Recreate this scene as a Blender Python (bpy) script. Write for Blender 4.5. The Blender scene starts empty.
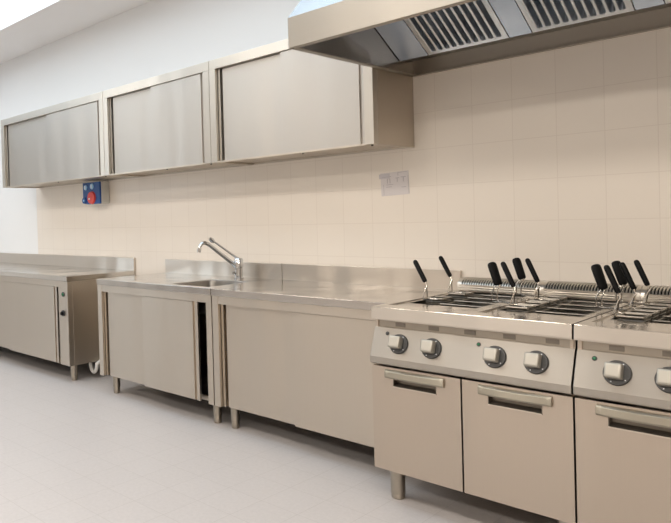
import bpy, bmesh, math, random
from mathutils import Vector, Matrix
random.seed(4)
S = bpy.context.scene
COL = S.collection

# ------------------------------------------------------------------ builders
# All coordinates are authored as (x along the back wall, d out from the wall, z up);
# Blender's y is -d.
class MB:
    def __init__(self, xf=None):
        self.bm = bmesh.new(); self.xf = xf
    def v(self, x, d, z):
        if self.xf: x, d, z = self.xf(x, d, z)
        return self.bm.verts.new((x, -d, z))
    def face(self, vs):
        try: return self.bm.faces.new(vs)
        except ValueError: return None
    def box(self, x0, x1, d0, d1, z0, z1):
        p = [self.v(x, d, z) for x in (x0, x1) for d in (d0, d1) for z in (z0, z1)]
        for f in ((0,1,3,2),(4,6,7,5),(0,4,5,1),(2,3,7,6),(0,2,6,4),(1,5,7,3)):
            self.face([p[i] for i in f])
        return self
    def rings(self, rings, cap=True, closed=True):
        R = [[self.v(*p) for p in r] for r in rings]
        n = len(R[0])
        for a, b in zip(R, R[1:]):
            for i in range(n if closed else n-1):
                self.face([a[i], a[(i+1) % n], b[(i+1) % n], b[i]])
        if cap and closed:
            self.face(R[0]); self.face(R[-1])
        return self
    def prism(self, poly, x0, x1):            # poly in (d, z), extruded along x
        return self.rings([[(x0, d, z) for d, z in poly], [(x1, d, z) for d, z in poly]])
    def prism_z(self, poly, z0, z1):
        return self.rings([[(x, d, z0) for x, d in poly], [(x, d, z1) for x, d in poly]])
    def lathe(self, prof, c, seg=20):         # prof (r, z) about a vertical axis at c
        return self.rings([[(c[0]+max(r,1e-4)*math.cos(2*math.pi*k/seg), c[1]+max(r,1e-4)*math.sin(2*math.pi*k/seg), z)
                            for k in range(seg)] for r, z in prof])
    def tube(self, pts, r, seg=8):
        P = [Vector(p) for p in pts]; rings = []; prev = None
        for i, p in enumerate(P):
            if i == 0: t = P[1]-P[0]
            elif i == len(P)-1: t = P[-1]-P[-2]
            else: t = (P[i+1]-p).normalized()+(p-P[i-1]).normalized()
            t.normalize()
            if prev is None:
                a = Vector((0,0,1)) if abs(t.z) < .9 else Vector((1,0,0))
                n = t.cross(a).normalized()
            else:
                n = (prev-t*prev.dot(t)).normalized()
            prev = n; b = t.cross(n)
            rr = r[i] if isinstance(r, (list, tuple)) else r
            rings.append([tuple(p+(n*math.cos(2*math.pi*k/seg)+b*math.sin(2*math.pi*k/seg))*rr) for k in range(seg)])
        return self.rings(rings)
    def plate_hole_xz(self, x0,x1,z0,z1, hx0,hx1,hz0,hz1, d0,d1):
        self.box(x0,hx0,d0,d1,z0,z1); self.box(hx1,x1,d0,d1,z0,z1)
        self.box(hx0,hx1,d0,d1,z0,hz0); self.box(hx0,hx1,d0,d1,hz1,z1); return self
    def plate_hole_xd(self, x0,x1,d0,d1, hx0,hx1,hd0,hd1, z0,z1):
        """slab with a rectangular hole, one clean top surface"""
        def ring(z):
            o = [self.v(x,d,z) for x,d in ((x0,d0),(x1,d0),(x1,d1),(x0,d1))]
            h = [self.v(x,d,z) for x,d in ((hx0,hd0),(hx1,hd0),(hx1,hd1),(hx0,hd1))]
            for i in range(4): self.face([o[i],o[(i+1)%4],h[(i+1)%4],h[i]])
            return o, h
        a, b = ring(z0), ring(z1)
        for q in (0,1):
            for i in range(4): self.face([a[q][i],a[q][(i+1)%4],b[q][(i+1)%4],b[q][i]])
        return self
    def build(self, name, mat, parent=None, smooth=None, bevel=None, loc=None):
        bm = self.bm
        bmesh.ops.recalc_face_normals(bm, faces=bm.faces)
        o_loc = Vector((0,0,0))
        if parent is not None:
            o_loc = world_loc(parent)
        elif loc is not None:
            o_loc = Vector((loc[0], -loc[1], loc[2]))
        bmesh.ops.translate(bm, vec=-o_loc, verts=bm.verts)
        me = bpy.data.meshes.new(name); bm.to_mesh(me); bm.free()
        ob = bpy.data.objects.new(name, me); COL.objects.link(ob)
        me.materials.append(mat)
        if parent is not None: ob.parent = parent
        else: ob.location = o_loc
        if smooth:
            me.polygons.foreach_set('use_smooth', [True]*len(me.polygons))
            me.set_sharp_from_angle(angle=math.radians(smooth))
        if bevel:
            m = ob.modifiers.new('bevel', 'BEVEL'); m.width = bevel; m.segments = 2
            m.limit_method = 'ANGLE'; m.angle_limit = math.radians(40)
        return ob

def world_loc(o):
    v = Vector(o.location)
    while o.parent: o = o.parent; v = v+Vector(o.location)
    return v
def tag(o, label, cat, group=None):
    o['label'] = label; o['category'] = cat
    if group: o['group'] = group
    return o
def thing(name, label, cat, loc, group=None):
    o = bpy.data.objects.new(name, None); COL.objects.link(o)
    o.empty_display_size = .1
    o.location = (loc[0], -loc[1], loc[2])
    return tag(o, label, cat, group)
def struct(o):
    o['kind'] = 'structure'; return o

# ------------------------------------------------------------------ materials
def new_mat(name):
    m = bpy.data.materials.new(name); m.use_nodes = True
    nt = m.node_tree; return m, nt, nt.nodes['Principled BSDF']
def plain(name, col, rough=.5, metal=0., noise=.04, scale=12., coat=0.):
    m, nt, b = new_mat(name)
    b.inputs['Roughness'].default_value = rough; b.inputs['Metallic'].default_value = metal
    b.inputs['Coat Weight'].default_value = coat
    tc = nt.nodes.new('ShaderNodeTexCoord'); n = nt.nodes.new('ShaderNodeTexNoise')
    n.inputs['Scale'].default_value = scale; n.inputs['Detail'].default_value = 4
    nt.links.new(tc.outputs['Object'], n.inputs['Vector'])
    r = nt.nodes.new('ShaderNodeMix'); r.data_type = 'RGBA'
    r.inputs[6].default_value = (*[c*(1-noise) for c in col], 1)
    r.inputs[7].default_value = (*[min(1,c*(1+noise)) for c in col], 1)
    nt.links.new(n.outputs['Fac'], r.inputs[0]); nt.links.new(r.outputs[2], b.inputs['Base Color'])
    return m
def steel(name, col=(.62,.585,.54), rough=.3, grain=(260,260,3), aniso=.75, amp=.03, bump=.004, wave=.35):
    """brushed stainless: long fine grain stretched along one axis"""
    m, nt, b = new_mat(name)
    b.inputs['Metallic'].default_value = 1
    b.inputs['Anisotropic'].default_value = aniso
    tg = nt.nodes.new('ShaderNodeCombineXYZ'); tg.inputs[2].default_value = 1; nt.links.new(tg.outputs[0], b.inputs['Tangent'])
    tc = nt.nodes.new('ShaderNodeTexCoord'); mp = nt.nodes.new('ShaderNodeMapping')
    mp.inputs['Scale'].default_value = grain
    n = nt.nodes.new('ShaderNodeTexNoise'); n.inputs['Scale'].default_value = 1; n.inputs['Detail'].default_value = 3
    nt.links.new(tc.outputs['Object'], mp.inputs['Vector']); nt.links.new(mp.outputs['Vector'], n.inputs['Vector'])
    big = nt.nodes.new('ShaderNodeTexNoise'); big.inputs['Scale'].default_value = 2.2; big.inputs['Detail'].default_value = 5
    nt.links.new(tc.outputs['Object'], big.inputs['Vector'])
    mr = nt.nodes.new('ShaderNodeMapRange'); mr.inputs[3].default_value = rough-amp; mr.inputs[4].default_value = rough+amp
    ad = nt.nodes.new('ShaderNodeMath'); ad.operation = 'ADD'
    hf = nt.nodes.new('ShaderNodeMath'); hf.operation = 'MULTIPLY'; hf.inputs[1].default_value = .5
    nt.links.new(n.outputs['Fac'], ad.inputs[0]); nt.links.new(big.outputs['Fac'], ad.inputs[1])
    nt.links.new(ad.outputs[0], hf.inputs[0]); nt.links.new(hf.outputs[0], mr.inputs[0])
    nt.links.new(mr.outputs[0], b.inputs['Roughness'])
    r = nt.nodes.new('ShaderNodeMix'); r.data_type = 'RGBA'
    r.inputs[6].default_value = (*[c*.98 for c in col], 1); r.inputs[7].default_value = (*[min(1,c*1.02) for c in col], 1)
    nt.links.new(n.outputs['Fac'], r.inputs[0]); nt.links.new(r.outputs[2], b.inputs['Base Color'])
    bp = nt.nodes.new('ShaderNodeBump'); bp.inputs['Strength'].default_value = bump; bp.inputs['Distance'].default_value = .002
    nt.links.new(n.outputs['Fac'], bp.inputs['Height'])
    # the thin sheet is never quite flat
    m2 = nt.nodes.new('ShaderNodeMapping'); m2.inputs['Scale'].default_value = (3.4,3.4,.7)
    wv = nt.nodes.new('ShaderNodeTexNoise'); wv.inputs['Scale'].default_value = 1; wv.inputs['Detail'].default_value = 1
    nt.links.new(tc.outputs['Object'], m2.inputs['Vector']); nt.links.new(m2.outputs['Vector'], wv.inputs['Vector'])
    b2 = nt.nodes.new('ShaderNodeBump'); b2.inputs['Strength'].default_value = wave; b2.inputs['Distance'].default_value = .05
    nt.links.new(wv.outputs['Fac'], b2.inputs['Height']); nt.links.new(b2.outputs['Normal'], bp.inputs['Normal'])
    nt.links.new(bp.outputs['Normal'], b.inputs['Normal'])
    return m
M = {}
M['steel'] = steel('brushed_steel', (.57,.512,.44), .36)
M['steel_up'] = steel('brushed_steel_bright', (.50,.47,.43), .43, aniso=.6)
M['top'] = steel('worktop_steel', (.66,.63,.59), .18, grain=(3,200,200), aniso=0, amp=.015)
M['splash'] = steel('splashback_steel', (.66,.605,.54), .30, grain=(3,200,200), amp=.015)
M['lip'] = steel('lip_steel', (.66,.60,.52), .4, grain=(3,200,200))
M['ledge'] = steel('ledge_steel', (.58,.53,.47), .44, grain=(3,200,200))
M['flue'] = steel('flue_steel', (.72,.68,.62), .3, grain=(3,200,200), aniso=.2)
M['stile'] = steel('polished_stile_steel', (.58,.54,.48), .35)
M['wire'] = steel('handle_wire_steel', (.62,.58,.52), .22, grain=(60,60,60), aniso=0)
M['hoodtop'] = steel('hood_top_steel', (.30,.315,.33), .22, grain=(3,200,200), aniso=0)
M['vent'] = steel('shade_dark_steel', (.24,.215,.185), .4)  # shade put into the colour: vent openings, handle pockets, unit undersides
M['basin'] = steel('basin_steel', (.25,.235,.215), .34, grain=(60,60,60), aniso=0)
M['hood_inner'] = steel('hood_inner_steel', (.50,.46,.42), .2, grain=(3,200,200), amp=.02, aniso=0)
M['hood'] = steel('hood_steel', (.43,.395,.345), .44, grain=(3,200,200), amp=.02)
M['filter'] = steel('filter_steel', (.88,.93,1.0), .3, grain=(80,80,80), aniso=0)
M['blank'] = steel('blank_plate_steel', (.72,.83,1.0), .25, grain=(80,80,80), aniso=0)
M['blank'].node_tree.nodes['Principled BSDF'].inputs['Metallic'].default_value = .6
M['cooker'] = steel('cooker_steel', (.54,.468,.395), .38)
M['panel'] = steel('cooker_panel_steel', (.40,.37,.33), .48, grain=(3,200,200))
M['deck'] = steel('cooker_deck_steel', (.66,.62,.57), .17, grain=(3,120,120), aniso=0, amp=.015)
M['handle'] = steel('nickel_handle', (.37,.34,.28), .42, grain=(3,200,200))
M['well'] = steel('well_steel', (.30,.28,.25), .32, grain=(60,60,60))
M['rod'] = steel('wire_steel', (.30,.275,.24), .3, grain=(60,60,60), aniso=0)
M['leg'] = steel('leg_steel', (.40,.36,.305), .32)
M['chrome'] = plain('chrome', (.60,.61,.62), .07, 1., .01)
M['black'] = plain('black_grip_plastic', (.004,.004,.0045), .5, 0, .1)
M['black'].node_tree.nodes['Principled BSDF'].inputs['Specular IOR Level'].default_value = .18
M['dark'] = plain('dark_dial_plastic', (.045,.045,.045), .4, 0, .1)
M['knob'] = plain('satin_knob_metal', (.40,.38,.335), .45, .8, .03)
M['gap'] = plain('painted_gap_shade', (.012,.011,.01), .7)  # near-black stand-in for the shade inside gaps and slots
M['blue'] = plain('blue_socket_plastic', (.006,.07,.27), .35, 0, .06)
M['red'] = plain('red_switch_plastic', (.62,.05,.035), .35, 0, .05)
M['white'] = plain('white_plastic', (.75,.78,.8), .4)
M['paleblue'] = plain('pale_blue_plastic', (.32,.55,.80), .3)
M['greybox'] = plain('grey_box_plastic', (.56,.55,.51), .5)
M['hose'] = plain('pale_grey_hose', (.66,.65,.62), .5)
M['green'] = plain('green_lamp_lens', (.012,.12,.05), .25)
M['foot'] = plain('dark_foot', (.12,.11,.10), .5)
M['paper'] = plain('notice_paper', (.63,.59,.585), .7, 0, .02)
M['ink'] = plain('grey_ink', (.42,.39,.40), .8)
M['ink2'] = plain('pale_ink', (.52,.49,.51), .8)
M['plaster'] = plain('white_plaster', (.80,.80,.795), .85, 0, .012, 3)
M['beige'] = plain('beige_wall_paint', (.46,.415,.37), .85, 0, .012, 3)
M['ceil'] = plain('ceiling_paint', (.87,.85,.84), .9, 0, .012, 3)
M['frame'] = plain('white_window_frame', (.8,.8,.8), .4)

def tile_mat(name, tile, grout, size, off, rough, axis, speck=0., mortar=.002, bump=.12, plaster_left=None, plaster_above=None):
    m, nt, b = new_mat(name); N = nt.nodes.new; L = nt.links.new
    b.inputs['Roughness'].default_value = rough
    g = N('ShaderNodeNewGeometry'); sp = N('ShaderNodeSeparateXYZ'); L(g.outputs['Position'], sp.inputs[0])
    cb = N('ShaderNodeCombineXYZ')
    ax = N('ShaderNodeMath'); ax.inputs[1].default_value = -off[0]+20*size; ay = N('ShaderNodeMath'); ay.inputs[1].default_value = -off[1]+60*size
    L(sp.outputs['X'], ax.inputs[0]); L(sp.outputs['Z' if axis == 'z' else 'Y'], ay.inputs[0])
    L(ax.outputs[0], cb.inputs[0]); L(ay.outputs[0], cb.inputs[1])
    br = N('ShaderNodeTexBrick'); br.offset = 0; br.squash = 1
    br.inputs['Scale'].default_value = 1; br.inputs['Brick Width'].default_value = size; br.inputs['Row Height'].default_value = size
    br.inputs['Mortar Size'].default_value = mortar; br.inputs['Mortar Smooth'].default_value = .4; br.inputs['Bias'].default_value = 0
    br.inputs['Color1'].default_value = (*tile, 1); br.inputs['Color2'].default_value = (*[c*.985 for c in tile], 1)
    br.inputs['Mortar'].default_value = (*grout, 1)
    L(cb.outputs[0], br.inputs['Vector'])
    col = br.outputs['Color']
    if speck:
        n = N('ShaderNodeTexNoise'); n.inputs['Scale'].default_value = 55; n.inputs['Detail'].default_value = 6; n.inputs['Roughness'].default_value = .75
        L(g.outputs['Position'], n.inputs['Vector'])
        r = N('ShaderNodeMapRange'); r.inputs[1].default_value = .3; r.inputs[2].default_value = .7
        r.inputs[3].default_value = 1-speck; r.inputs[4].default_value = 1+speck; L(n.outputs['Fac'], r.inputs[0])
        mx = N('ShaderNodeMix'); mx.data_type = 'RGBA'; mx.blend_type = 'MULTIPLY'; mx.inputs[0].default_value = 1
        L(col, mx.inputs[6]); L(r.outputs[0], mx.inputs[7]); col = mx.outputs[2]
    bp = N('ShaderNodeBump'); bp.invert = True; bp.inputs['Strength'].default_value = bump; bp.inputs['Distance'].default_value = .002
    L(br.outputs['Fac'], bp.inputs['Height'])
    if plaster_left is not None:      # tiling ends here; plain white plaster beyond and above it
        a = N('ShaderNodeMath'); a.operation = 'LESS_THAN'; a.inputs[1].default_value = plaster_left; L(sp.outputs['X'], a.inputs[0])
        c = N('ShaderNodeMath'); c.operation = 'GREATER_THAN'; c.inputs[1].default_value = plaster_above; L(sp.outputs['Z'], c.inputs[0])
        mxm = N('ShaderNodeMath'); mxm.operation = 'MAXIMUM'; L(a.outputs[0], mxm.inputs[0]); L(c.outputs[0], mxm.inputs[1])
        mx = N('ShaderNodeMix'); mx.data_type = 'RGBA'; L(mxm.outputs[0], mx.inputs[0]); L(col, mx.inputs[6]); mx.inputs[7].default_value = (.80,.80,.795,1)
        col = mx.outputs[2]
        iv = N('ShaderNodeMath'); iv.operation = 'SUBTRACT'; iv.inputs[0].default_value = 1; L(mxm.outputs[0], iv.inputs[1])
        k = N('ShaderNodeMath'); k.operation = 'MULTIPLY'; k.inputs[1].default_value = bump; L(iv.outputs[0], k.inputs[0]); L(k.outputs[0], bp.inputs['Strength'])
        rr = N('ShaderNodeMapRange'); rr.inputs[3].default_value = rough; rr.inputs[4].default_value = .85; L(mxm.outputs[0], rr.inputs[0]); L(rr.outputs[0], b.inputs['Roughness'])
    L(col, b.inputs['Base Color']); L(bp.outputs['Normal'], b.inputs['Normal'])
    return m
M['tiles'] = tile_mat('wall_tiles', (.80,.735,.655), (.72,.65,.575), .2, (-.7445,1.7979), .28, 'z', plaster_left=-5.25, plaster_above=2.2)
M['floor'] = tile_mat('floor_tiles', (.47,.445,.437), (.40,.376,.364), .2, (-.745,-.855), .45, 'y', speck=.06, mortar=.0018, bump=.1)

def glass_mat():
    m, nt, b = new_mat('clear_glass'); nt.nodes.remove(b); N = nt.nodes.new
    out = nt.nodes['Material Output']; t = N('ShaderNodeBsdfTransparent'); g = N('ShaderNodeBsdfGlossy'); g.inputs['Roughness'].default_value = .02
    mx = N('ShaderNodeMixShader'); mx.inputs[0].default_value = .06
    nt.links.new(t.outputs[0], mx.inputs[1]); nt.links.new(g.outputs[0], mx.inputs[2]); nt.links.new(mx.outputs[0], out.inputs[0])
    return m
M['glass'] = glass_mat()

# ------------------------------------------------------------------ room
RX0, RX1, RD, RH = -9.0, 4.6, 6.6, 3.02
SKY = (-8.2, .6, .59, 1.9)          # skylight opening x0,x1,d0,d1
WIN = (4.0, 6.3, 1.2, 2.5)           # window opening in the far left wall (d0,d1,z0,z1)
struct(MB().box(RX0,RX1,-.0,RD,-.1,0).build('floor', M['floor']))
struct(MB().box(RX0,RX1,-.12,0,-.1,RH+.1).build('wall_back', M['tiles']))
turn = lambda x,d,z: (d, x, z)
struct(MB(turn).plate_hole_xz(-.12,RD+.12,-.1,RH+.1, *WIN, RX0-.12,RX0).build('wall_left', M['plaster']))
struct(MB().box(RX1,RX1+.12,-.12,RD+.12,-.1,RH+.1).build('wall_right', M['beige']))
struct(MB().box(RX0,RX1,RD,RD+.12,-.1,RH+.1).build('wall_front', M['beige']))
struct(MB().plate_hole_xd(RX0,RX1,0,RD, *SKY, RH,RH+.1).build('ceiling', M['ceil']))
w = MB(); x0,x1,d0,d1 = SKY
w.box(x0-.06,x1+.06,d0-.06,d0,RH+.1,RH+.2); w.box(x0-.06,x1+.06,d1,d1+.06,RH+.1,RH+.2)
w.box(x0-.06,x0,d0,d1,RH+.1,RH+.2); w.box(x1,x1+.06,d0,d1,RH+.1,RH+.2)
sk = struct(w.build('window_1', M['frame']))
MB().box(x0,x1,d0,d1,RH+.15,RH+.158).build('pane', M['glass'], sk)
w = MB(turn); e0,e1,z0,z1 = WIN
w.box(e0,e1,RX0-.09,RX0-.02,z0,z0+.06); w.box(e0,e1,RX0-.09,RX0-.02,z1-.06,z1)
for k in range(4):
    xx = e0+(e1-e0-.06)*k/3; w.box(xx,xx+.06,RX0-.09,RX0-.02,z0+.06,z1-.06)
wf = struct(w.build('window_2', M['frame']))
MB(turn).box(e0,e1,RX0-.056,RX0-.05,z0,z1).build('pane', M['glass'], wf)

# ------------------------------------------------------------------ wall cabinets
def sliding_doors(t, xa, xb, xm, z0, z1, df, mat, right_end=None, pull=True):
    """two sliding doors: the left one runs in the rear track, the right one in front of it"""
    re = xb if right_end is None else right_end
    # left (rear) door: pull lip, channel, panel
    dl = df-.026
    b = MB(); b.box(xa+.040, xm+.04, dl-.014, dl, z0, z1)
    left = b.build('sliding_door', mat, t, bevel=.001)
    b = MB(); b.box(xa+.002, xa+.040, dl-.032, dl-.030, z0, z1); b.box(xa+.036, xa+.040, dl-.030, dl-.014, z0, z1); b.box(xa+.004, xa+.022, dl-.030, dl+.006, z0, z1)
    b.build('pull_lip', mat, left, bevel=.0008)
    b = MB(); b.box(xm, re-.046 if pull else re-.03, df-.020, df-.006, z0, z1)
    right = b.build('sliding_door', mat, t, bevel=.001)
    if pull:
        b = MB(); b.box(re-.046, re-.002, df-.020, df-.017, z0, z1); b.box(re-.027, re-.002, df-.017, df-.006, z0, z1)
        b.build('pull_lip', mat, right, bevel=.0008)
    else:
        b = MB(); b.box(re-.03, re-.001, df-.020, df-.016, z0, z1); b.box(re-.012, re-.001, df-.016, df-.006, z0, z1)
        b.build('pull_lip', mat, right, bevel=.0008)

def wall_cabinet(x0, x1, label):
    z0, z1, D = 1.6134, 2.2735, .407
    t = thing('wall_cabinet', label, 'cabinet', ((x0+x1)/2, .003, z0), 'steel wall cabinets above the worktops')
    g = .0015
    b = MB(); a, c = x0+g, x1-g
    b.box(a,a+.015,.003,D-.0455,z0,z1); b.box(c-.015,c,.003,D-.0455,z0,z1)
    i0, i1 = a+.0152, c-.0152
    b.box(i0,i1,.016,D-.046,z0+.012,z0+.026); b.box(i0,i1,.016,D-.046,z1-.015,z1-.001); b.box(i0,i1,.003,.0155,z0,z1-.001)
    b.build('carcass', M['steel'], t, bevel=.0015)
    MB().box(a,c,D-.045,D,z1-.062,z1).build('top_rail', M['stile'], t, bevel=.002)
    MB().box(a+.05,c-.05,D-.044,D-.004,z0-.002,z0+.008).build('bottom_track', M['steel'], t)
    for s0, s1 in ((a,a+.055),(c-.055,c)):
        b = MB(); b.box(s0,s1,D-.045,D,z0,z1-.062); b.build('stile', M['stile'], t, bevel=.002)
    sliding_doors(t, a+.055, c-.055, (a+c)/2-.01, z0+.002, z1-.064, D-.002, M['steel_up'], pull=False)
    # small pull notch / bolt under the front
    for bx in ((a+c)/2+.12, c-.03):
        MB().lathe([(.006,z0-.008),(.006,z0)], (bx, D-.03), 10).build('bolt', M['foot'], t)
    return t
wall_cabinet(-5.18,-3.456,'long leftmost steel wall cabinet with sliding doors, above the blue socket')
wall_cabinet(-3.456,-2.266,'middle steel wall cabinet with sliding doors, above the sink tap')
wall_cabinet(-2.266,-1.0655,'right-hand steel wall cabinet whose side panel meets the extractor hood')

# ------------------------------------------------------------------ floor-standing units
TOP, DT = .8366, .683
def leg(t, x, d, h, r=.0275):
    b = MB().lathe([(r,h*.36),(r,h+.004)], (x,d), 20)
    l = b.build('leg', M['leg'], t, smooth=40)
    MB().lathe([(r*.80,.0005),(r*.88,.012),(r*.88,h*.36),(r*.8,h*.36+.004)], (x,d), 20).build('foot', M['leg'], l, smooth=40)
    return l
def worktop(t, x0, x1, hole=None, splash=None, side=True):
    b = MB()
    if hole: b.plate_hole_xd(x0,x1,.022,DT, *hole, TOP-.04,TOP)
    else: b.box(x0,x1,.022,DT,TOP-.04,TOP)
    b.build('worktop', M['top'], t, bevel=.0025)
    s0, s1 = splash or (x0, x1)
    MB().box(s0,s1,.002,.021,TOP-.04,TOP+.105).build('splashback', M['splash'], t, bevel=.002)
def base_unit(name, x0, x1, label, cat, zb=.1348, split=None, hole=None, door_gap=None, right_end=None, stile_r=.047, stile_l=.05, legs=None):
    t = thing(name, label, cat, ((x0+x1)/2, DT/2, 0))
    a, c, F = x0+.004, x1-.003, DT-.006
    worktop(t, x0+.003, x1-.002, hole)
    b = MB()
    b.box(a,a+.014,.02,F-.0455,zb,TOP-.0405); b.box(c-.014,c,.02,F-.0455,zb,TOP-.0405)
    b.box(a+.0142,c-.0142,.02,.032,zb,TOP-.0405)
    if not hole: b.box(a+.014,c-.014,.032,F-.05,.44,.455)
    b.build('carcass', M['steel'], t, bevel=.0015)
    MB().box(a+.014,c-.014,.032,F-.05,zb+.012,zb+.03).build('bottom_panel', M['vent'], t)  # dark steel puts the shade beneath the unit into its colour
    MB().box(a+stile_l,c-stile_r,F-.045,F-.002,TOP-.09,TOP-.041).build('top_rail', M['steel'], t, bevel=.0015)
    for s0,s1 in ((a,a+stile_l),(c-stile_r,c)):
        MB().box(s0,s1,F-.045,F,zb,TOP-.041).build('stile', M['steel'], t, bevel=.002)
    MB().box(a+stile_l,c-stile_r,F-.05,F-.046,zb+.002,zb+.03).build('bottom_track', M['steel'], t)
    xm = split or (x0+x1)/2
    sliding_doors(t, a+stile_l, c-stile_r, xm, zb+.002, TOP-.092, F-.001, M['steel'],
                  right_end=(c-stile_r-door_gap) if door_gap else None)
    for lx in legs or (x0+.085, x1-.065):
        for ld in (DT-.095, .09): leg(t, lx, ld, zb)
    return t

# hot cupboard on the far left
x0, x1 = -6.1, -3.62
t = base_unit('hot_cupboard', x0, x1, 'steel hot cupboard at far left with green lamp and black dial', 'cabinet',
              door_gap=.035, split=-4.63, stile_r=.135, legs=(x0+.085, x1-.085))
MB(lambda x,d,z:(x,d,z)).box(x1-.058,x1-.0035,DT-.0055,DT-.0045,.15,TOP-.042).build('control_panel', M['steel'], t)
def disc_y(b, x, z, d0, d1, r, r2=None, seg=20):
    r2 = r if r2 is None else r2
    return b.rings([[(x+r*math.cos(2*math.pi*k/seg), d0, z+r*math.sin(2*math.pi*k/seg)) for k in range(seg)],
                    [(x+r2*math.cos(2*math.pi*k/seg), d1, z+r2*math.sin(2*math.pi*k/seg)) for k in range(seg)]])
lam = disc_y(MB(), -3.682,.694,DT-.0045,DT+.002,.019).build('indicator_lamp', M['dark'], t, smooth=40)
disc_y(MB(), -3.682,.694,DT+.002,DT+.006,.013,.010).build('lens', M['green'], lam, smooth=40)
kn = disc_y(MB(), -3.688,.545,DT-.0045,DT+.003,.024).build('thermostat_dial', M['dark'], t, smooth=40)
disc_y(MB(),-3.688,.545,DT+.003,DT+.02,.015,.013).build('grip', M['black'], kn, bevel=.003)

# sink unit
BX = (-2.455,-2.095,.255,.625)
t = base_unit('sink_unit', -3.218, -2.023, 'steel sink unit with a half-open sliding door under the tap', 'sink',
              hole=BX, split=-2.70, door_gap=.08)
b = MB(); bx0,bx1,bd0,bd1 = BX; zb = TOP-.19
def rrect(x0,x1,d0,d1,r,z,n=5):
    P = []
    for cx,cd,a0 in ((x1-r,d1-r,0),(x0+r,d1-r,90),(x0+r,d0+r,180),(x1-r,d0+r,270)):
        for k in range(n+1):
            a = math.radians(a0+90*k/n); P.append((cx+r*math.cos(a), cd+r*math.sin(a), z))
    return P
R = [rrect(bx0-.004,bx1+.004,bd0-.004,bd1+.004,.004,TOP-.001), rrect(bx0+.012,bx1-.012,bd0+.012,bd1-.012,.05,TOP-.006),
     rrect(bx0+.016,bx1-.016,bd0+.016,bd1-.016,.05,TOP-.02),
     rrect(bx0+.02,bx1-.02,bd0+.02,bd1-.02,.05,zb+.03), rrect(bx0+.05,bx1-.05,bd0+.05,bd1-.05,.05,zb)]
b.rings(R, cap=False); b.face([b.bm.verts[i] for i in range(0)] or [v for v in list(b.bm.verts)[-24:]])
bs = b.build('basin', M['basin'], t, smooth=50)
MB().lathe([(.035,zb+.001),(.035,zb+.004),(.02,zb+.002)], ((bx0+bx1)/2,(bd0+bd1)/2), 20).build('drain', M['chrome'], bs, smooth=40)
MB().tube([((bx0+bx1)/2,.44,zb-.002),((bx0+bx1)/2,.44,zb-.2),((bx0+bx1)/2,.3,zb-.27),((bx0+bx1)/2,.06,zb-.27)],.02,10).build('waste_pipe', M['hose'], t, smooth=40)

# worktable with cupboard
base_unit('worktable', -2.023, -.815, 'long steel worktable with closed sliding doors between the sink and the cookers', 'table')

# mixer tap
tx, td = -2.312, .128
t = thing('mixer_tap', 'chrome long-lever mixer tap with angled spout behind the sink basin', 'tap', (tx,td,TOP))
MB().lathe([(.034,TOP+.0005),(.034,TOP+.008),(.028,TOP+.012),(.027,TOP+.075),(.032,TOP+.080),(.032,TOP+.130),(.024,TOP+.142),(.001,TOP+.144)], (tx,td), 24).build('body', M['chrome'], t, smooth=35)
sp = [(tx-.01,td+.018,TOP+.085),(tx-.022,td+.05,TOP+.115),(-2.345,.375,1.082),(-2.352,.405,1.094),(-2.360,.425,1.088),(-2.366,.436,1.07)]
s = MB().tube(sp,[.0145,.014,.0125,.0125,.0125,.012],12).build('spout', M['chrome'], t, smooth=50)
MB().tube([(-2.366,.436,1.072),(-2.368,.440,1.05),(-2.369,.441,1.033)],[.011,.0135,.0125],12).build('nozzle', M['chrome'], s, smooth=50)
l = MB().tube([(tx,td,TOP+.138),(tx-.012,td+.02,TOP+.152),(-2.383,.285,1.096)],[.009,.008,.0065],10).build('lever', M['chrome'], t, smooth=50)
MB().tube([(-2.383,.285,1.094),(-2.388,.297,1.104),(-2.396,.315,1.118)],[.009,.016,.013],12).build('lever_loop', M['chrome'], l, smooth=50)
for zz in (TOP+.04,):
    MB().tube([(tx,td,zz),(tx-.02,td+.036,zz)],.012,12).build('side_valve', M['chrome'], t, smooth=40)

# drain hose behind the hot cupboard
pts = []
for k in range(15):
    a = math.pi*k/14
    pts.append((-3.645+.045*math.cos(math.pi-a), .44, .12-.07*math.sin(a)))
b = MB().tube([(-3.69,.44,.132)]+pts+[(-3.60,.40,.14),(-3.60,.10,.16),(-3.60,.012,.16)], .015, 10)
tag(b.build('drain_hose', M['hose'], smooth=50, loc=(-3.645,.44,.05)), 'pale grey drain hose looping below the right end of the hot cupboard', 'hose')

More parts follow.
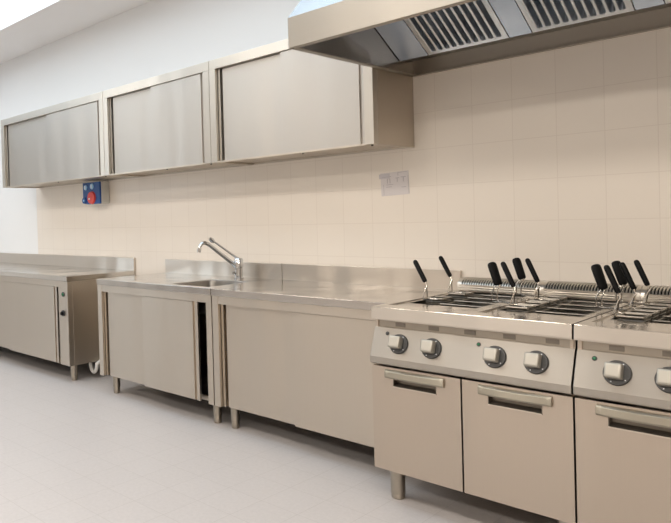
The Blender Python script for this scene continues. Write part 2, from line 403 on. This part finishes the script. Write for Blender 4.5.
# ------------------------------------------------------------------ pasta cookers
SA, SB = Vector((.868,.759)), Vector((.915,.636))           # control panel slope in (d,z)
ST = (SA-SB).normalized(); SN = Vector((-ST.y*-1, 0)); SN = Vector((ST.y, -ST.x))
if SN.x < 0: SN = -SN
def slope_xf(x, a, n):                                       # a up the slope from its middle, n out of it
    mid = (SA+SB)/2; p = mid+ST*a+SN*n; return (x, p.x, p.y)
WELL = (.05,.36,.11,.67)
def dcap(b, x, a, r0, n0, r1, n1, seg=28):
    b.rings([[(x+r*math.cos(2*math.pi*k/seg), a+r*math.sin(2*math.pi*k/seg), n) for k in range(seg)] for r,n in ((r0,n0),(r0,(n0+n1)/2),(r1,n1))])
    return b
def pasta_cooker(X, label, lamps):
    t = thing('pasta_cooker', label, 'cooker', (X+.4,.45,0), 'twin-well pasta cookers')
    x0, x1 = X+.003, X+.797
    # body shell
    b = MB(); b.box(x0+.004,x0+.016,.02,.868,.147,.80); b.box(x1-.016,x1-.004,.02,.868,.147,.80)
    b.box(x0+.016,x1-.016,.02,.034,.147,.80); b.box(x0+.016,x1-.016,.034,.868,.150,.162)
    b.build('body', M['cooker'], t, bevel=.001)
    MB().box(x0+.018,x1-.018,.846,.866,.165,.60).build('door_gap_shade', M['gap'], t)  # added black sheet painting the shade seen through the door gaps
    # recess under the ledge, its shade put in as darker steel, with vent openings
    rc = MB().box(x0,x1,.82,.862,.752,.796).build('recess', M['leg'], t)
    for k in range(5):
        vx = X+.10+.15*k
        MB().box(vx,vx+.045,.862,.8635,.766,.784).build('vent', M['vent'], rc)
    # deck with two wells: pressed trays, openings, front ledge
    b = MB(); zt = .8485
    for i in (0,1):
        w0 = X+.4*i
        a0 = x0 if i == 0 else X+.4; a1 = X+.4 if i == 0 else x1
        # outer deck around the pressed tray
        b.plate_hole_xd(a0,a1,.005,.893, w0+.028,w0+.376,.095,.80, zt-.012,zt)
        b.plate_hole_xd(w0+.026,w0+.378,.093,.802, w0+WELL[0],w0+WELL[1],WELL[2],WELL[3], zt-.014,zt-.005)
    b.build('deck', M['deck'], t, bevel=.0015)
    MB().prism([(.893,zt-.012),(.8945,zt-.002),(.8975,.80),(.8965,.794),(.86,.793),(.86,zt-.012)], x0, x1).build('front_ledge', M['ledge'], t, bevel=.002)
    for i in (0,1):
        w0 = X+.4*i
        e0,e1,f0,f1 = w0+WELL[0],w0+WELL[1],WELL[2],WELL[3]
        b = MB(); zb = .56
        b.box(e0-.004,e0,f0,f1,zb,zt-.006); b.box(e1,e1+.004,f0,f1,zb,zt-.006)
        b.box(e0-.004,e1+.004,f0-.004,f0,zb,zt-.006); b.box(e0-.004,e1+.004,f1,f1+.004,zb,zt-.006)
        b.box(e0-.004,e1+.004,f0-.004,f1+.004,zb-.004,zb)
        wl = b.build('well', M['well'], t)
        b = MB()
        for k in range(4):
            yy = f0+.07+.135*k
            b.tube([(w0+.16,yy,.838),(e1+.006,yy,.838)],.0045,8)
        b.tube([(w0+.165,f0+.02,.832),(w0+.165,f1-.02,.832)],.004,8); b.tube([(w0+.335,f0+.02,.832),(w0+.335,f1-.02,.832)],.004,8)
        b.build('support_rack', M['rod'], wl, smooth=50)
        # slotted flue at the back of each well
        fx0, fx1 = w0+.018, w0+.384
        b = MB()
        b.prism([(.004,zt),(.118,zt),(.118,.856),(.112,.858),(.112,.866),(.105,.868),(.105,.876),(.098,.878),(.03,.878),(.004,.905)], fx0, fx1)
        b.build('flue_base', M['flue'], t)
        n = 30; pw = (fx1-fx0)/n
        b = MB()
        arc = [(.096,.877),(.088,.890),(.074,.900),(.055,.906),(.03,.908),(.004,.908)]
        for k in range(n):
            q0, q1 = fx0+pw*k, fx0+pw*k+pw*.46
            b.rings([[(q0,d,z),(q1,d,z),(q1,d-.004,z-.003),(q0,d-.004,z-.003)] for d,z in arc])
        for q in (fx0-.016, fx1):
            b.prism(arc+[(.004,.85),(.096,.85)], q, q+.016)
        b.build('flue_grille', M['flue'], t, smooth=40)
        MB().prism([(.085,.879),(.072,.889),(.055,.895),(.006,.897),(.006,.879)], fx0, fx1).build('flue_slot_shade', M['gap'], t)  # solid dark fill painting the shade between the slats
        # doors with recessed handle
        a0, a1 = w0+.0035, w0+.3965
        c = w0+.2; hx0,hx1,hz0,hz1 = c-.097,c+.097,.513,.549
        b = MB().plate_hole_xz(a0,a1,.147,.594, hx0,hx1,hz0,hz1, .868,.900)
        dr = b.build('door', M['cooker'], t)
        b = MB(); b.box(hx0,hx1,.866,.869,hz0,hz1); b.box(hx0,hx0+.003,.868,.899,hz0,hz1); b.box(hx1-.003,hx1,.868,.899,hz0,hz1)
        b.prism([(.868,hz0),(.903,hz0),(.903,hz0+.003),(.868,hz0+.012)], hx0, hx1); b.box(hx0,hx1,.868,.899,hz1-.003,hz1)
        b.build('pocket', M['vent'], dr)  # shade inside the pocket put into its darker steel
        MB().box(hx0+.001,hx1-.001,.899,.9035,hz0-.001,hz0+.0035).build('pocket_lip', M['lip'], dr)
        # bowed grip bar over the pocket
        rings = []
        for k in range(17):
            u = -1+2*k/16; xx = c+.131*u; bow = .009*(1-u*u)
            rings.append([(xx,.900,.549),(xx,.908+bow,.549),(xx,.912+bow,.556),(xx,.910+bow*.8,.578),(xx,.904,.585),(xx,.900,.585)])
        MB().rings(rings).build('handle', M['handle'], dr, smooth=30, bevel=.0012)
    # control panel
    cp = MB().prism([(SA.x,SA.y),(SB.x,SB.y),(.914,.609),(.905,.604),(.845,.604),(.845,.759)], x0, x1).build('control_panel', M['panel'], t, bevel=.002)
    for kx in (.131,.277,.530,.677):
        k = dcap(MB(slope_xf), X+kx, 0, .0425, 0, .040, .008).build('knob', M['dark'], t, smooth=35)
        g = MB(slope_xf); s = .025
        R = []
        for n, q in ((.008,s),(.040,s*.98),(.044,s*.86)):
            R.append([(X+kx-.004+x, a+.002, n) for x,a in ((-q,-q*1.02),(q,-q*1.02),(q,q*1.02),(-q,q*1.02))])
        g.rings(R); g.build('grip', M['knob'], k, bevel=.004, smooth=40)
        for ang in (-40,60,200,245):
            a = math.radians(ang); cx, ca = X+kx+.0345*math.cos(a), .0345*math.sin(a)
            MB(slope_xf).box(cx-.0018,cx+.0018,ca-.0018,ca+.0018,.0080,.0086).build('dial_mark', M['white'], k)
    for (lx, la, mat) in lamps:
        i = dcap(MB(slope_xf), X+lx, .040, .0085, 0, .008, .002).build('indicator_lamp', M['dark'], t, smooth=40)
        dcap(MB(slope_xf), X+lx, .040, .0055, .002, .004, .0045).build('lens', mat, i, smooth=40)
    for lx in (.06,.74):
        for ld in (.808,.12):
            l = MB().lathe([(.031,.022),(.031,.152)], (X+lx,ld), 24).build('leg', M['leg'], t, smooth=40)
            MB().lathe([(.026,.0005),(.029,.004),(.029,.017),(.027,.022)], (X+lx,ld), 24).build('foot', M['leg'], l, smooth=40)
    # pipes below
    b = MB(); b.tube([(X+.17,.60,.15),(X+.17,.60,.09),(X+.19,.55,.055),(X+.24,.45,.05),(X+.24,.03,.05)],.024,12); b.build('drain_pipe', M['hose'], t, smooth=45)
    b = MB(); b.tube([(X+.57,.66,.15),(X+.57,.66,.10),(X+.60,.62,.07),(X+.68,.55,.06),(X+.68,.03,.06)],.02,12); b.build('drain_pipe', M['hose'], t, smooth=45)
    MB().box(X+.30,X+.52,.50,.62,.105,.148).build('tray', M['well'], t)
    return t
pasta_cooker(-.8, 'left steel pasta cooker standing against the worktable, both its doors in view', ((.069,0,M['dark']),(.463,0,M['green'])))
pasta_cooker(0., 'right steel pasta cooker cut off by the right edge of the photo', ((.06,0,M['green']),(.463,0,M['green'])))

# ------------------------------------------------------------------ wire baskets
def basket_mesh(hx, hd, depth):
    b = MB(); r = .0013; rim = .0055
    def loop(z, k, rr):
        P = [(-hx*k,-hd*k,z),(hx*k,-hd*k,z),(hx*k,hd*k,z),(-hx*k,hd*k,z)]
        for i in range(4): b.tube([P[i],P[(i+1)%4]], rr, 6)
    loop(0,1,rim); loop(-.012,1,r*1.6)
    for j in range(1,9): loop(-depth*j/8, 1-.08*j/8, r)
    nx, nd = 7, 7
    for i in range(nx+1):
        u = -1+2*i/nx
        b.tube([(hx*u,-hd,0),(hx*u*.92,-hd*.92,-depth),(hx*u*.92,hd*.92,-depth),(hx*u,hd,0)], r, 5)
    for i in range(nd+1):
        u = -1+2*i/nd
        b.tube([(-hx,hd*u,0),(-hx*.92,hd*u*.92,-depth),(hx*.92,hd*u*.92,-depth),(hx,hd*u,0)], r, 5)
    return b
def grip_mesh(p0, p1, rx, rd):
    p0, p1 = Vector(p0), Vector(p1); ax = (p1-p0).normalized(); L = (p1-p0).length
    # broad axis across the photo's horizontal, thin axis along the view
    br = Vector((.66,-.75,0)); br = (br-ax*br.dot(ax)).normalized(); th = ax.cross(br)
    R = []
    prof = [(0,.55),(.02,.8),(.06,.95),(.15,1),(.55,1.03),(.85,1.05),(.92,.97),(.965,.8),(.99,.5),(1,.15)]
    for s, k in prof:
        R.append([tuple(p0+ax*(L*s)+br*(rx*k*math.copysign(abs(math.cos(a))**.8,math.cos(a)))+th*(rd*k*math.sin(a))) for a in [2*math.pi*i/16 for i in range(16)]])
    return MB().rings(R)
def make_basket(wide):
    """handle foot at the origin; mesh basket hangs to the right of it"""
    t = bpy.data.objects.new('pasta_basket', None); COL.objects.link(t); t.location = (0,0,0); t.empty_display_size = .05
    if wide:
        g0, g1 = (.008,.0,.074),(-.021,.0,.172)
        grip_mesh(g0,g1,.0185,.011).build('grip', M['black'], t, smooth=60)
        b = MB()
        for s in (-1,1):
            o = Vector((.66,-.75,0))*.011*s
            q = lambda x,d,z: (x+o.x, d+o.y, z)
            b.tube([(g0[0]+o.x*.55+.003,o.y*.55,g0[2]-.004+.012),q(-.002,0,.060),q(-.010,0,.040),q(-.010,0,.012),q(-.004,0,.003),q(.03,0,.002),q(.075,0,-.002)],.0028,6)
        b.build('handle_wire', M['wire'], t, smooth=60)
    else:
        g0, g1 = (.004,.0,.076),(-.048,.0,.176)
        grip_mesh(g0,g1,.0105,.009).build('grip', M['black'], t, smooth=60)
        b = MB()
        for s in (-1,1):
            b.tube([(g0[0]-.004,0,g0[2]+.008),(.011,.001*s,.058),(.006,.006*s,.047),(.0,.020*s,.006),(.002,.021*s,.0),(.05,.021*s,-.002)],.0026,6)
        b.tube([(0,-.021,.002),(0,.021,.002)],.003,6)
        b.build('handle_wire', M['wire'], t, smooth=60)
    basket_mesh(.040,.040,.17).build('mesh_basket', M['rod'], t, smooth=60)
    return t
proto = {True: None, False: None}
def place_basket(wide, hx, hd, X, cd, label):
    src = proto[wide]
    if src is None:
        t = proto[wide] = make_basket(wide)
    else:
        t = src.copy(); COL.objects.link(t)
        for ch in src.children:
            c = ch.copy(); COL.objects.link(c); c.parent = t
    zh = .857
    t.location = (hx,-hd,zh)
    for c in t.children:
        if c.name.startswith('mesh_basket'): c.location = (X+.108-hx, -(cd-hd), .853-zh)
    for c in t.children:
        if not wide and not c.name.startswith('mesh'):
            c.rotation_euler.y = math.radians(0 if X < -.5 else 4 if X < -.1 else 6)
            if X > -.1: c.location.z = -.006
    tag(t, label, 'basket', 'wire pasta baskets hanging in the cooker wells')
place_basket(False,-.713,.584,-.80,.50,'slim-handled pasta basket nearest the front in the left well of the left cooker')
place_basket(False,-.743,.284,-.80,.28,'slim-handled pasta basket nearest the wall in the left well of the left cooker')
place_basket(True ,-.413,.529,-.40,.475,'broad-handled pasta basket, leftmost of the four in the left cooker\'s right well')
place_basket(False,-.329,.583,-.40,.59,'slim-handled pasta basket between the two broad handles in the left cooker\'s right well')
place_basket(True ,-.432,.228,-.40,.235,'broad-handled pasta basket, third from left of four in the left cooker\'s right well')
place_basket(False,-.324,.343,-.40,.355,'slim-handled pasta basket, rightmost of the four in the left cooker\'s right well')
place_basket(True ,-.029,.486,0,.5,'broad-handled pasta basket, leftmost of the five in the right cooker')
place_basket(False,.033,.545,0,.605,'slim-handled pasta basket, second from left of the five in the right cooker')
place_basket(True ,-.019,.271,0,.29,'broad-handled pasta basket half hidden in the middle of the right cooker\'s five')
place_basket(False,.039,.375,0,.395,'slim-handled pasta basket, fourth from left of the five in the right cooker')
place_basket(False,.047,.216,0,.185,'slim-handled pasta basket standing apart, rightmost of the five in the right cooker')

# ------------------------------------------------------------------ extractor hood
HX0, HX1 = -1.0655, 2.1
t = thing('extractor_hood', 'large steel extractor hood with slotted grease filters over the cookers', 'hood', ((HX0+HX1)/2,.55,2.0))
HF, HB, HT = 1.085, 2.002, 2.137
a0 = HX0+.002
TOPD, TOPZ = .60, 2.622
b = MB(); b.box(a0,HX1,HF-.016,HF,HB,HT); b.box(a0,HX1,HF-.035,HF-.016,HB,HB+.012)
b.build('front_panel', M['hood'], t, bevel=.002)
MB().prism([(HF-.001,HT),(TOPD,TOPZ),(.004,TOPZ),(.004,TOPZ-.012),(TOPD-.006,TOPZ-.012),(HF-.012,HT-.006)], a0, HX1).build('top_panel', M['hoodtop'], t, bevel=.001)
side = [(.004,HB),(HF-.016,HB),(HF-.016,HT-.004),(TOPD-.006,TOPZ-.012),(.004,TOPZ-.012)]
for q in (a0, HX1-.014): 
    b = MB().prism(side, q, q+.012); e = b.build('end_panel', M['hood_inner'], t)
    f0 = q if q == a0 else q-.018
    MB().box(f0,f0+.030,.03,HF-.036,HB-.0005,HB+.004).build('rim', M['hood'], e)
b = MB(); b.box(a0+.012,HX1-.014,.004,.018,HB,2.09); b.box(a0+.012,HX1-.014,.018,.034,HB,HB+.004); b.build('back_panel', M['hood'], t)
b = MB(); b.box(a0+.012,HX1-.014,.018,.165,2.084,2.09); b.box(a0+.012,HX1-.014,.155,.163,2.062,2.084); b.build('grease_gutter', M['well'], t)
# filter plane
FP = Vector((.165,2.064)); FT = Vector((.248,.147)).normalized(); FN = Vector((FT.y,-FT.x)); FL = .66
if FN.y > 0: FN = -FN
def fxf(x, s, n):
    p = FP+FT*s+FN*n; return (x, p.x, p.y)
def blank(x0,x1):
    MB(fxf).box(x0+.002,x1-.002,0,FL,-.012,0).build('blank_plate', M['blank'], t, bevel=.0015)
def baffle(x0,x1):
    b = MB(fxf); n = 10; bord = .022; pitch = (x1-x0-2*bord)/n
    W = pitch*.27; NX = 12; s_list = [0,.008]+[.012+.004*k for k in range(9)]+[.08,.2,.4,FL-.08]+[FL-.05+.004*k for k in range(8)]+[FL]
    xs = [x0+.002, x0+bord]
    for k in range(n):
        for j in range(1,NX+1): xs.append(x0+bord+pitch*(k+j/NX))
    xs.append(x1-.002)
    def h(x,s):
        u = (x-x0-bord)/pitch
        if u <= 0 or u >= n: return 0
        dx = abs((u % 1)-.5)*pitch
        sc = min(max(s,.022+W),FL-.022-W); r = math.hypot(dx, s-sc)
        if r >= W*1.25: return 0
        k = min(1,max(0,(W*1.25-r)/(W*.35))); return -.075*k
    grid = [[b.v(x,s,h(x,s)) for x in xs] for s in s_list]
    for r0,r1 in zip(grid,grid[1:]):
        for i in range(len(xs)-1): b.face([r0[i],r0[i+1],r1[i+1],r1[i]])
    f = b.build('filter', M['filter'], t, smooth=35)
blank(-1.050,-.888); baffle(-.888,-.483); blank(-.483,-.38); baffle(-.38,.022)
blank(.022,.125); baffle(.125,.527); blank(.527,.63); baffle(.63,1.032); blank(1.032,1.135); baffle(1.135,1.54); blank(1.54,2.085)
# closing sheet behind the filters
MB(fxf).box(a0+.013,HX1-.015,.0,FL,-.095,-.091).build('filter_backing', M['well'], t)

# ------------------------------------------------------------------ blue socket
t = thing('power_socket', 'blue industrial socket box with red switch below the leftmost wall cabinet', 'socket', (-4.09,.002,1.41))
MB().box(-4.215,-3.965,.002,.085,1.415,1.608).build('housing', M['greybox'], t, bevel=.004)
P = [(-4.235,1.605),(-3.972,1.605),(-3.972,1.412),(-4.17,1.412),(-4.235,1.46)]
cv = MB().rings([[(x,.085,z) for x,z in P],[(x,.104,z) for x,z in P]]).build('front_cover', M['blue'], t, bevel=.004)
for cx, cz, rr in ((-4.185,1.562,.024),(-4.085,1.568,.026)):
    f = disc_y(MB(), cx, cz, .104, .112, rr, rr*.9).build('socket_flap', M['paleblue'], cv, smooth=40)
    MB().box(cx-.006,cx+.006,.112,.115,cz-.016,cz+.016).build('slot', M['white'], f)
rs = disc_y(MB(), -4.09,1.468,.104,.120,.058,.052,28).build('rotary_switch', M['red'], t, smooth=40)
MB().box(-4.115,-4.100,.120,.126,1.452,1.466).build('pointer', M['white'], rs, bevel=.001)
pl = disc_y(MB(), -4.205,1.447,.085,.116,.032,.027).build('plug_cap', M['blue'], t, smooth=40)
disc_y(MB(), -4.205,1.447,.116,.119,.009).build('cap_mark', M['paleblue'], pl)

# ------------------------------------------------------------------ paper notice
t = thing('paper_notice', 'small paper plan taped to the wall tiles beside the right wall cabinet', 'notice', (-1.2,.001,1.35))
rot = math.radians(2)
def nxf(x, d, z):
    cx, cz = -1.195,1.422; dx, dz = x-cx, z-cz
    return (cx+dx*math.cos(rot)-dz*math.sin(rot), d, cz+dx*math.sin(rot)+dz*math.cos(rot))
MB(nxf).box(-1.283,-1.107,.0005,.0018,1.355,1.487).build('sheet', M['paper'], t)
MB(nxf).box(-1.292,-1.225,.0018,.0024,1.455,1.482).build('tape', M['ink2'], t)
b = MB(nxf); e0, e1 = .0018,.0026
def ln(xa,za,xb,zb,w=.0022):
    if abs(xa-xb) > abs(za-zb): b.box(xa,xb,e0,e1,za-w/2,za+w/2)
    else: b.box(xa-w/2,xa+w/2,e0,e1,min(za,zb),max(za,zb))
ln(-1.272,1.463,-1.215,1.463,.003); ln(-1.24,1.452,-1.222,1.452); ln(-1.24,1.425,-1.24,1.452,.004); ln(-1.224,1.425,-1.224,1.452,.004)
ln(-1.188,1.452,-1.165,1.452,.004); ln(-1.178,1.43,-1.178,1.452,.004); ln(-1.155,1.455,-1.125,1.455,.004); ln(-1.14,1.428,-1.14,1.455,.004)
ln(-1.172,1.464,-1.172,1.482,.003); ln(-1.172,1.482,-1.115,1.482); ln(-1.247,1.418,-1.205,1.418,.003); ln(-1.25,1.405,-1.215,1.405,.003)
ln(-1.155,1.398,-1.125,1.398,.003); ln(-1.11,1.36,-1.11,1.46,.002); ln(-1.266,1.36,-1.266,1.42,.002)
b.build('drawing', M['ink'], t)

# ------------------------------------------------------------------ light
W = bpy.data.worlds.new('daylight'); S.world = W; W.use_nodes = True
bg = W.node_tree.nodes['Background']; bg.inputs['Color'].default_value = (.78,.90,1.0,1); bg.inputs['Strength'].default_value = 2.5
def area(name, loc, size, power, col, rot=(0,0,0), portal=False):
    l = bpy.data.lights.new(name,'AREA'); l.shape = 'RECTANGLE'; l.size, l.size_y = size; l.energy = power; l.color = col
    o = bpy.data.objects.new(name,l); COL.objects.link(o); o.location = (loc[0],-loc[1],loc[2]); o.rotation_euler = rot
    if portal: l.cycles.is_portal = True
    return o
x0,x1,d0,d1 = SKY
area('skylight_portal', ((x0+x1)/2,(d0+d1)/2,RH+.22), (x1-x0,d1-d0), 1, (1,1,1), portal=True)
e0,e1,z0,z1 = WIN
area('window_portal', (RX0-.14,(e0+e1)/2,(z0+z1)/2), (z1-z0,e1-e0), 1, (1,1,1), rot=(0,math.radians(-90),0), portal=True)
for k, lx in enumerate((-6.4,-4.0,-1.6,.8,3.2)):
    area('ceiling_lamp_and_fill', (lx,3.0,RH-.04), (1.2,.5), 24, (1,.925,.835))
for lx, pw in ((-4.6,28),(-1.8,32),(1.0,52),(3.4,48)):  # farther row is unseen added fill; the nearer row is the room's lamps
    area('ceiling_lamp_and_fill', (lx,5.3,RH-.04), (1.2,.5), pw, (1,.92,.82))

# ------------------------------------------------------------------ camera
cy, sy = math.cos(.8495), math.sin(.8495); cp, sn = math.cos(-.0125), math.sin(-.0125); cr, sr = math.cos(.0294), math.sin(.0294)
fw = Vector((-sy,cy,0)); rt = Vector((cy,sy,0)); up = Vector((0,0,1))
Fv = fw*cp+up*sn; Uv = up*cp-fw*sn
Rv = rt*cr-Uv*sr; U2 = Uv*cr+rt*sr
cam = bpy.data.cameras.new('camera'); co = bpy.data.objects.new('camera',cam); COL.objects.link(co)
mat = Matrix((Rv,U2,-Fv)).transposed().to_4x4(); mat.translation = Vector((.8381,-3.4502,1.2524)); co.matrix_world = mat
cam.sensor_fit = 'HORIZONTAL'; cam.sensor_width = 36; cam.lens = 667.8964/671*36
cam.shift_x = 158.6812/671; cam.shift_y = -33.4931/671
cam.clip_start = .05
S.camera = co
S.view_settings.view_transform = 'Standard'; S.view_settings.look = 'None'
S.view_settings.exposure = .40; S.view_settings.gamma = 1; S.view_settings.use_curve_mapping = False
